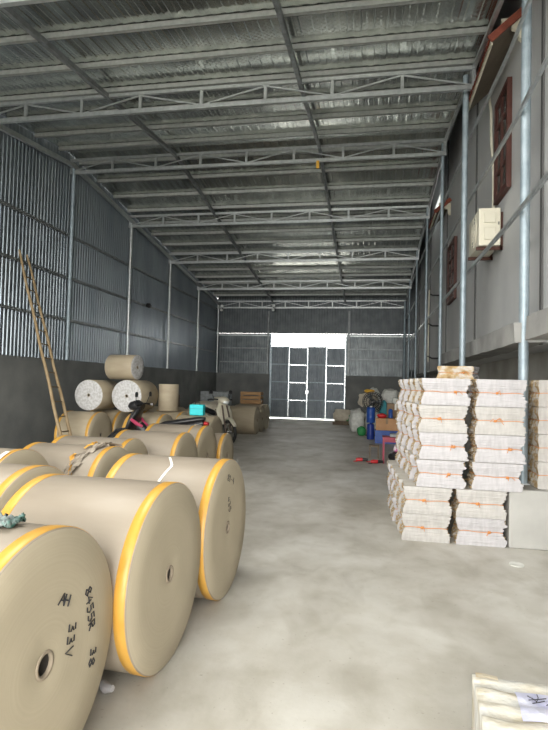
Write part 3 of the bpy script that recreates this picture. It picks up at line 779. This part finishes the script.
# cables and stub arms on the far right wall
t = thing('cable_bracket', 'black bracket arms holding a pale vertical conduit on the far right wall', 'bracket', (XR-.003, 14.9, 0))
MB().tube([(-.30, .3, 2.3), (-.30, .3, 3.35), (-.30, .25, 4.3)], .018, 8).build('conduit', 'cream_plastic', t)
for z in (2.4, 3.3, 4.15): MB().tube([(0, .3, z), (-.20, .3, z), (-.32, .3, z+.06)], .022, 8).build('bracket_arm', 'black_plastic', t)
tag(MB().blob((XL+.13, 15.86, 3.97), (.06, .12, .07), 4, .3, 16).build('black_rag', 'black_plastic'), 'small black bundle hooked on the middle rail of the corrugated wall', 'rag')
for i, (x, l) in enumerate(((XL+.35, 'left back corner'), (-4.38, 'lengthwise beam nearer the ladder wall'))):
    t = thing('flood_lamp', 'small white twin lamp below the roof at the '+l, 'lamp', (x, 23.45, 4.93), 0, 'white lamps at the back wall')
    MB().blob((0, 0, .16), (.07, .06, .06), 1, .05, 16).build('lamp_head', 'lamp_white', t)
    MB().blob((-.02, 0, -.03), (.07, .06, .06), 2, .05, 16).build('lamp_head', 'lamp_white', t)
    MB().tube([(0, .0, -.03), (0, 0, .2)], .012, 6).bar((0, 0, .05), (0, .28, .05), .03, .03).build('lamp_arm', 'galv_dark', t)
tag(MB().box(-1.25, -1.19, 11.28, 11.32, 6.28, 6.44).build('yellow_tag', 'yellow'), 'small yellow tag hanging at the ridge truss', 'tag')

# ------------------------------------------------------------------ motorbikes
def motorbike(label, loc, rz, body, under, accent, bag=False):
    t = thing('motorbike', label, 'motorbike', loc, rz)
    def wheel(x):
        w_ = MB().tube([(x+.25*math.cos(a*PI/18), 0, .285+.25*math.sin(a*PI/18)) for a in range(36)], .036, 9, closed=True).build('wheel', 'rubber', t)
        s_ = MB().tube([(x+.215*math.cos(a*PI/18), 0, .285+.215*math.sin(a*PI/18)) for a in range(36)], .012, 6, closed=True)
        s_.tube([(x, -.05, .285), (x, .05, .285)], .045, 12)
        for a in range(12): s_.tube([(x, .02*(-1)**a, .285), (x+.21*math.cos(a*PI/6), 0, .285+.21*math.sin(a*PI/6))], .004, 4)
        s_.build('spokes', 'chrome', w_)
    wheel(.62); wheel(-.62)
    MB().loft([((.42, 0, .50), .05, .03), ((.56, 0, .60), .06, .025), ((.70, 0, .58), .06, .025), ((.86, 0, .44), .045, .02)]).build('front_fender', body, t)
    for s_ in (-1, 1): MB().tube([(.62, .075*s_, .285), (.50, .075*s_, .66), (.42, .06*s_, .88)], .02, 8).build('fork_leg', under, t)
    MB().loft([((.50, 0, .46), .13, .02), ((.47, 0, .60), .20, .035), ((.40, 0, .76), .21, .05), ((.34, 0, .90), .13, .05), ((.31, 0, .96), .07, .04)]).build('leg_shield', body, t)
    hc = MB().loft([((.27, 0, .97), .09, .06), ((.36, 0, 1.0), .13, .085), ((.45, 0, .98), .11, .075), ((.50, 0, .95), .06, .04)]).build('handlebar_cowl', body, t)
    MB().loft([((.455, 0, .965), .085, .055), ((.50, 0, .95), .07, .045), ((.515, 0, .945), .03, .02)]).build('headlight', 'headlight', t)
    MB().tube([(.24, -.33, 1.0), (.32, -.18, 1.02), (.34, 0, 1.0), (.32, .18, 1.02), (.24, .33, 1.0)], .014, 8).build('handlebar', 'black_plastic', t)
    for s_ in (-1, 1):
        g = MB().tube([(.24, .33*s_, 1.0), (.21, .22*s_, 1.01)], .022, 8).tube([(.30, .2*s_, 1.02), (.27, .27*s_, 1.17)], .006, 6)
        g.loft([((.262, .27*s_-.001, 1.14), .05, .008), ((.262, .27*s_, 1.19), .055, .01), ((.262, .27*s_, 1.22), .03, .008)])
        g.build('mirror', 'black_plastic', t)
    MB().loft([((.33, 0, .66), .07, .09), ((.15, 0, .48), .08, .09), ((-.05, 0, .45), .09, .10), ((-.25, 0, .55), .12, .12), ((-.50, 0, .66), .12, .10), ((-.78, 0, .74), .07, .06)]).build('body_panel', body, t)
    MB().loft([((.02, 0, .66), .08, .03), ((-.15, 0, .71), .12, .05), ((-.40, 0, .75), .13, .05), ((-.70, 0, .80), .10, .045), ((-.80, 0, .81), .05, .03)]).build('seat', 'black_plastic', t)
    MB().loft([((.12, 0, .34), .08, .08), ((-.05, 0, .30), .12, .11), ((-.22, 0, .32), .11, .09)]).tube([(-.10, .1, .42), (-.40, .09, .32), (-.62, .05, .285)], .03).build('engine', under, t)
    MB().tube([(.0, -.12, .24), (-.35, -.15, .26), (-.50, -.16, .30), (-.85, -.16, .36)], [.018, .02, .04, .045], 10).build('exhaust', 'chrome', t)
    MB().tube([(-.62, -.10, .285), (-.55, -.10, .62)], .022, 8).tube([(-.62, .10, .285), (-.55, .10, .62)], .022, 8).build('shock_absorber', 'chrome', t)
    MB().loft([((-.72, 0, .70), .06, .02), ((-.88, 0, .55), .06, .015), ((-.93, 0, .40), .05, .012)]).build('rear_fender', 'black_plastic', t)
    MB().loft([((-.80, 0, .74), .07, .035), ((-.86, 0, .735), .05, .025)]).build('tail_light', 'red', t)
    for s_ in (-1, 1): MB().loft([((.38, .20*s_, .78), .012, .025), ((.30, .13*s_, .70), .012, .03), ((.22, .10*s_, .66), .008, .02)]).build('side_decal', accent, t)
    MB().tube([(-.05, .1, .25), (-.12, .22, .01)], .012, 6).build('kick_stand', 'black_plastic', t)
    return t
bk = motorbike('black motorbike with pink decals parked between the paper rolls', (-3.85, 9.27, 0), PI, 'black_plastic', 'black_plastic', 'pink')
sc2 = motorbike('cream and dark brown motorbike with its headlight facing the open front', (-4.05, 13.5, 0), math.radians(-40), 'bike_cream', 'bike_brown', 'bike_brown')
bk.scale = sc2.scale = (1.13,)*3

# turquoise case
t = thing('tool_case', 'bright turquoise plastic case with a handle standing on a paper roll', 'case', (-3.36, 10.06, .93))
bevel(MB().box(-.14, .14, -.08, .08, 0, .21).build('case_body', 'turquoise', t), .015)
MB().tube([(-.05, 0, .20), (-.045, 0, .245), (.045, 0, .245), (.05, 0, .20)], .009, 8).build('carry_handle', 'black_plastic', t)
MB().box(-.142, .142, -.083, .083, .125, .132).build('lid_seam', 'teal', t)

# cover sheet and odds at the far left
tag(MB().blob((-4.75, 15.25, .50), (.62, .50, .52), 3, .10, 26, flat=.0).build('covered_heap', 'sack_cream'), 'beige cloth-covered heap behind the cream motorbike', 'heap')
t = thing('wooden_crate', 'brown slatted wooden crate on the farthest aisle roll', 'crate', (-4.05, 18.0, .865))
MB().box(-.34, .34, -.2, .2, 0, .02).build('bottom_board', 'wood', t)
for z in (.03, .17, .31):
    MB().box(-.34, .34, -.22, -.20, z, z+.10).box(-.34, .34, .20, .22, z, z+.10).box(-.36, -.34, -.22, .22, z, z+.10).box(.34, .36, -.22, .22, z, z+.10).build('slats', 'wood', t)
for x in (-.31, .31): MB().box(x-.025, x+.025, -.235, -.222, 0, .42).build('corner_post', 'wood', t)
def cabinet(label, x0, x1, y0, y1, h, mt, cat='cabinet'):
    t = thing('cabinet', label, cat, ((x0+x1)/2, y0, 0)); w_ = (x1-x0)/2
    bevel(MB().box(-w_, w_, .02, y1-y0, 0, h).build('cabinet_body', mt, t), .01)
    for s_ in (-1, 1):
        d = MB().box(min(0, s_*w_)+.01, max(0, s_*w_)-.01, 0, .02, .03, h-.03).build('cabinet_door', mt, t)
        MB().tube([(s_*.05, -.02, h*.5), (s_*.05, -.02, h*.62)], .01, 6).build('handle', 'chrome', d)
    return t
cabinet('dark low cabinet against the wall beyond the upright roll', -5.85, -5.45, 14.3, 14.7, 1.2, 'dark_wood')
cabinet('dark grey metal cabinet at the far left by the back corner', -6.45, -5.35, 19.6, 20.2, 1.22, 'galv_dark')
tag(MB().lathe([(.0, 0), (.16, 0), (.17, .02), (.17, .5), (.165, .52), (.17, .54), (.17, 1.0), (.16, 1.03), (.02, 1.03), (0, 1.03)], 28, c=(-5.6, 19.2, .0)).build('cream_drum', 'bike_cream'),
    'slim cream drum in front of the far metal cabinet', 'drum')
tag(MB().blob((-6.35, 6.2, .42), (.35, .28, .44), 9, .12, 20).build('white_sack', 'sack'), 'lone pale sack against the corrugated wall in front of the ladder', 'sack', 'pale sacks')

# ------------------------------------------------------------------ clutter on the right, in front of the back wall
def sack(label, c, r, seed, mt='sack', name='white_sack'):
    return tag(MB().blob(c, r, seed, .13, 26, flat=.12, freq=2.2).build(name, mt), label, 'sack', 'pale sacks')
sack('white woven sack on the floor at the left end of the right-hand pile', (-.45, 18.6, .36), (.27, .28, .40), 1)
sack('white woven sack on the floor behind the blue drums', (.10, 18.6, .40), (.26, .30, .44), 2)
sack('white woven sack on the floor behind the cardboard boxes', (.72, 18.5, .40), (.32, .30, .44), 3)
sack('white woven sack, topmost, over the cardboard boxes', (.66, 18.5, 1.19), (.31, .32, .30), 4)
sack('white woven sack, upper middle of the pile, behind the fan', (.13, 19.3, .70), (.24, .24, .78), 5)
sack('beige flat sack under the yellow object, above the fan', (-.08, 18.45, 1.08), (.34, .28, .24), 6, 'sack_cream', 'beige_sack')
sack('white woven sack, upper right end of the pile', (1.12, 17.9, .80), (.20, .26, .82), 8)
tag(MB().blob((-.04, 18.42, 1.415), (.17, .12, .06), 3, .1, 18).build('yellow_bundle', 'yellow'), 'small yellow-orange object lying on the beige sack', 'object')
# industrial fan
t = thing('pedestal_fan', 'black caged pedestal fan in front of the white sacks', 'fan', (.07, 17.2, 0), math.radians(-8))
zf = 1.08; m = MB()
for yy, rr in ((-.09, .10), (-.08, .20), (-.05, .28), (0, .325), (.05, .28)): m.tube([(rr*math.cos(a*PI/18), yy, zf+rr*math.sin(a*PI/18)) for a in range(36)], .011, 5, closed=True)
for a in range(24):
    ca, sa = math.cos(a*PI/12), math.sin(a*PI/12)
    m.tube([(.03*ca, -.095, zf+.03*sa), (.2*ca, -.08, zf+.2*sa), (.325*ca, 0, zf+.325*sa), (.2*ca, .08, zf+.2*sa)], .006, 4)
m.build('cage', 'black_plastic', t)
m = MB()
for k in range(3):
    a = k*2*PI/3; vs = []
    for i in range(7):
        r_ = .05+.23*i/6
        for s_, yo in ((-.35, .03), (.35, -.03)): vs.append((r_*math.cos(a+s_), yo, zf+r_*math.sin(a+s_)))
    m.add(vs, [(2*i, 2*i+1, 2*i+3, 2*i+2) for i in range(6)], 0, True)
o = m.build('fan_blades', 'galv_dark', t); md = o.modifiers.new('s', 'SOLIDIFY'); md.thickness = .006
MB().tube([(0, -.06, zf), (0, .0, zf), (0, .2, zf)], [.05, .05, .08], 16).build('motor', 'black_plastic', t)
MB().tube([(0, .14, .03), (0, .14, zf-.06)], .02, 10).build('pole', 'black_plastic', t)
MB().lathe([(0, 0), (.24, 0), (.24, .02), (.04, .05), (0, .05)], 28, c=(0, .14, 0)).build('base', 'black_plastic', t)
# blue drums, one on the other
def drum(label, z, h, r, mt):
    t = thing('blue_drum', label, 'drum', (.02, 16.15, z), 0, 'blue drums')
    MB().lathe([(0, 0), (r*.95, 0), (r, .02), (r, h*.3), (r*1.03, h*.33), (r, h*.36), (r, h*.64), (r*1.03, h*.67), (r, h*.7), (r, h-.03), (r*.8, h), (0, h)], 28).build('drum_shell', mt, t)
    MB().lathe([(0, 0), (.04, 0), (.04, .03), (0, .03)], 16, c=(0, 0, h)).build('cap', 'lamp_white' if z > .2 else 'blue_deep', t)
drum('deep blue plastic drum standing on the floor, lower of two', 0, .46, .11, 'blue_deep')
drum('bright blue plastic drum standing on the other drum', .495, .46, .125, 'blue')
tag(MB().blob((-.26, 17.1, .15), (.14, .14, .15), 2, .06, 20, flat=.05).build('green_ball', 'green'), 'dark green round bundle on the floor left of the blue drums', 'bundle')
def carton(label, x, y, z, w_, d_, h_, mt, rz=0, tape=True):
    t = thing('cardboard_box', label, 'box', (x, y, z), rz, 'boxes on the right')
    bevel(MB().box(-w_/2, w_/2, -d_/2, d_/2, 0, h_).build('box_body', mt, t), .008)
    if tape: MB().box(-.03, .03, -d_/2-.003, d_/2+.003, h_*.55, h_+.003).build('packing_tape', 'carton_dark' if mt == 'carton' else 'tape_white', t)
    return t
cr = thing('plastic_crate', 'deep blue plastic crate on the floor under the cardboard box', 'crate', (.50, 15.35, 0))
m = MB().box(-.36, .36, -.25, .25, 0, .03)
for a in ((-.36, .36, -.25, -.23), (-.36, .36, .23, .25), (-.36, -.34, -.23, .23), (.34, .36, -.23, .23)): m.box(*a, .03, .36)
m.build('crate_body', 'blue', cr); MB().box(-.375, .375, -.265, -.25, .32, .36).box(-.375, .375, .25, .265, .32, .36).box(-.375, -.36, -.25, .25, .32, .36).box(.36, .375, -.25, .25, .32, .36).build('rim', 'blue', cr)
carton('orange-brown cardboard box standing on the blue crate', .46, 15.35, .362, .60, .48, .33, 'carton')
carton('dark brown cardboard box standing behind and above the orange-brown box', .74, 16.4, .66, .50, .4, .42, 'carton_dark')
carton('brown cardboard box on the floor carrying the dark brown box', .74, 16.4, 0, .52, .42, .655, 'carton_dark', tape=False)
tag(MB().blob((.33, 15.32, .755), (.13, .11, .065), 2, .12, 18, flat=.05).build('red_bag', 'red'), 'small red bag on the orange-brown cardboard box', 'bag')
tag(MB().tube([(.57, 15.45, .695), (.57, 15.45, .92), (.57, 15.45, .95)], [.06, .06, .02], 16).build('blue_bottle', 'blue'), 'small blue bottle on the cardboard box beside the red bag', 'bottle')
tag(MB().blob((.42, 17.4, .55), (.16, .14, .56), 6, .1, 20, flat=.02).build('teal_bag', 'teal'), 'dark teal bag standing between the fan and the cardboard boxes', 'bag')
tag(MB().blob((.72, 16.05, 0.0), (.09, .05, .09), 6, .1, 16).build('white_bag', 'sack', loc=(0, .10, 1.17)), 'small white ball-shaped bag on the dark brown box', 'bag')
# heap by the gate
t = thing('scrap_heap', 'low heap of old boards and green cloth at the right foot of the gate', 'heap', (-1.02, 21.6, 0))
MB().box(-.45, .35, -.3, .3, 0, .10).box(-.38, .4, -.26, .26, .10, .16, T=Matrix.Rotation(.2, 4, 'Z')).build('boards', 'dark_wood', t)
MB().blob((-.05, 0, .38), (.38, .28, .26), 5, .2, 22).build('brown_cloth', 'sack_cream', t)
MB().blob((.18, -.1, .28), (.26, .2, .16), 8, .2, 20).build('green_cloth', 'green', t)

# pink metal table frame with bags
t = thing('pink_table', 'small pink-red metal table beside the back of the paper stack', 'table', (.55, 11.45, 0))
for x in (-.26, .26):
    for y in (-.2, .2): MB().box(x-.016, x+.016, y-.014, y+.014, 0, .50).build('leg', 'pink_metal', t)
MB().box(-.285, .285, -.22, .22, .50, .54).build('tabletop', 'pink_metal', t)
MB().box(-.26, .26, -.21, -.19, .44, .50).build('apron', 'pink_metal', t)
tag(MB().blob((.60, 11.45, .11), (.2, .16, .12), 3, .15, 20, flat=.06).build('black_bag', 'black_plastic'), 'black bag lying on the floor under the pink table', 'bag')
tag(MB().blob((.60, 11.42, .305), (.10, .08, .075), 5, .25, 20).build('pink_bag', 'magenta'), 'small pink and white bag on the black bag under the table', 'bag')
tag(MB().box(.42, .75, 11.35, 11.6, .545, .60).build('grey_case', 'galv_dark'), 'flat dark grey case lying on the pink table', 'case')
def tool(label, x, y, rz, blk):
    t = thing('power_tool', label, 'power tool', (x, y, 0), rz, 'red tools on the floor')
    MB().loft([((-.10, 0, .04), .03, .03), ((-.04, 0, .045), .04, .04), ((.04, 0, .045), .035, .036)]).build('motor_housing', 'red', t)
    MB().loft([((.04, 0, .045), .036, .036), ((.12, 0, .045), .028, .028), ((.15, 0, .04), .03, .03)]).build('grip', 'black_plastic', t)
    MB().lathe([(0, .0), (.045, 0), (.045, .012), (0, .012)], 18, c=(-.11, 0, .0)).build('disc_guard', blk, t)
tool('red and black power tool on the floor, farther from the pink table', -.18, 11.35, .05, 'red')
tool('red and black power tool on the floor, beside the leg of the pink table', .13, 11.16, .15, 'black_plastic')
tag(MB().tube([(-.06, 11.33, .012), (-.02, 11.28, .012), (.02, 11.36, .012), (.06, 11.25, .012)], .009, 6).build('red_cable', 'red'), 'short red cable on the floor between the two tools', 'cable')
t = thing('low_stool', 'small brown low stool standing next to the pink table', 'stool', (.10, 12.0, 0))
MB().box(-.11, .11, -.1, .1, .26, .29).build('seat', 'dark_wood', t)
for x in (-.09, .09):
    for y in (-.08, .08): MB().box(x-.012, x+.012, y-.012, y+.012, 0, .26).build('leg', 'dark_wood', t)

# litter on the floor
m = MB(); vs = [(1.34+.065*math.cos(a*PI/6), 5.22+.075*math.sin(a*PI/6), .008) for a in range(12)]
o = m.add(vs+[(x, y, .001) for x, y, z in vs], [tuple(range(12))]+[(i, i+12, (i+1) % 12+12, (i+1) % 12) for i in range(12)]).build('paper_scrap', 'sack')
tag(o, 'flat white paper scrap on the floor in front of the plinth', 'paper scrap')
m = MB().tube([(-1.34, 2.60, .025), (-1.30, 2.57, .022), (-1.26, 2.56, .03)], [.022, .026, .016], 10)
tag(m.build('crumpled_scrap', 'sheets'), 'crumpled white scrap on the floor between the two nearest rolls', 'paper scrap')
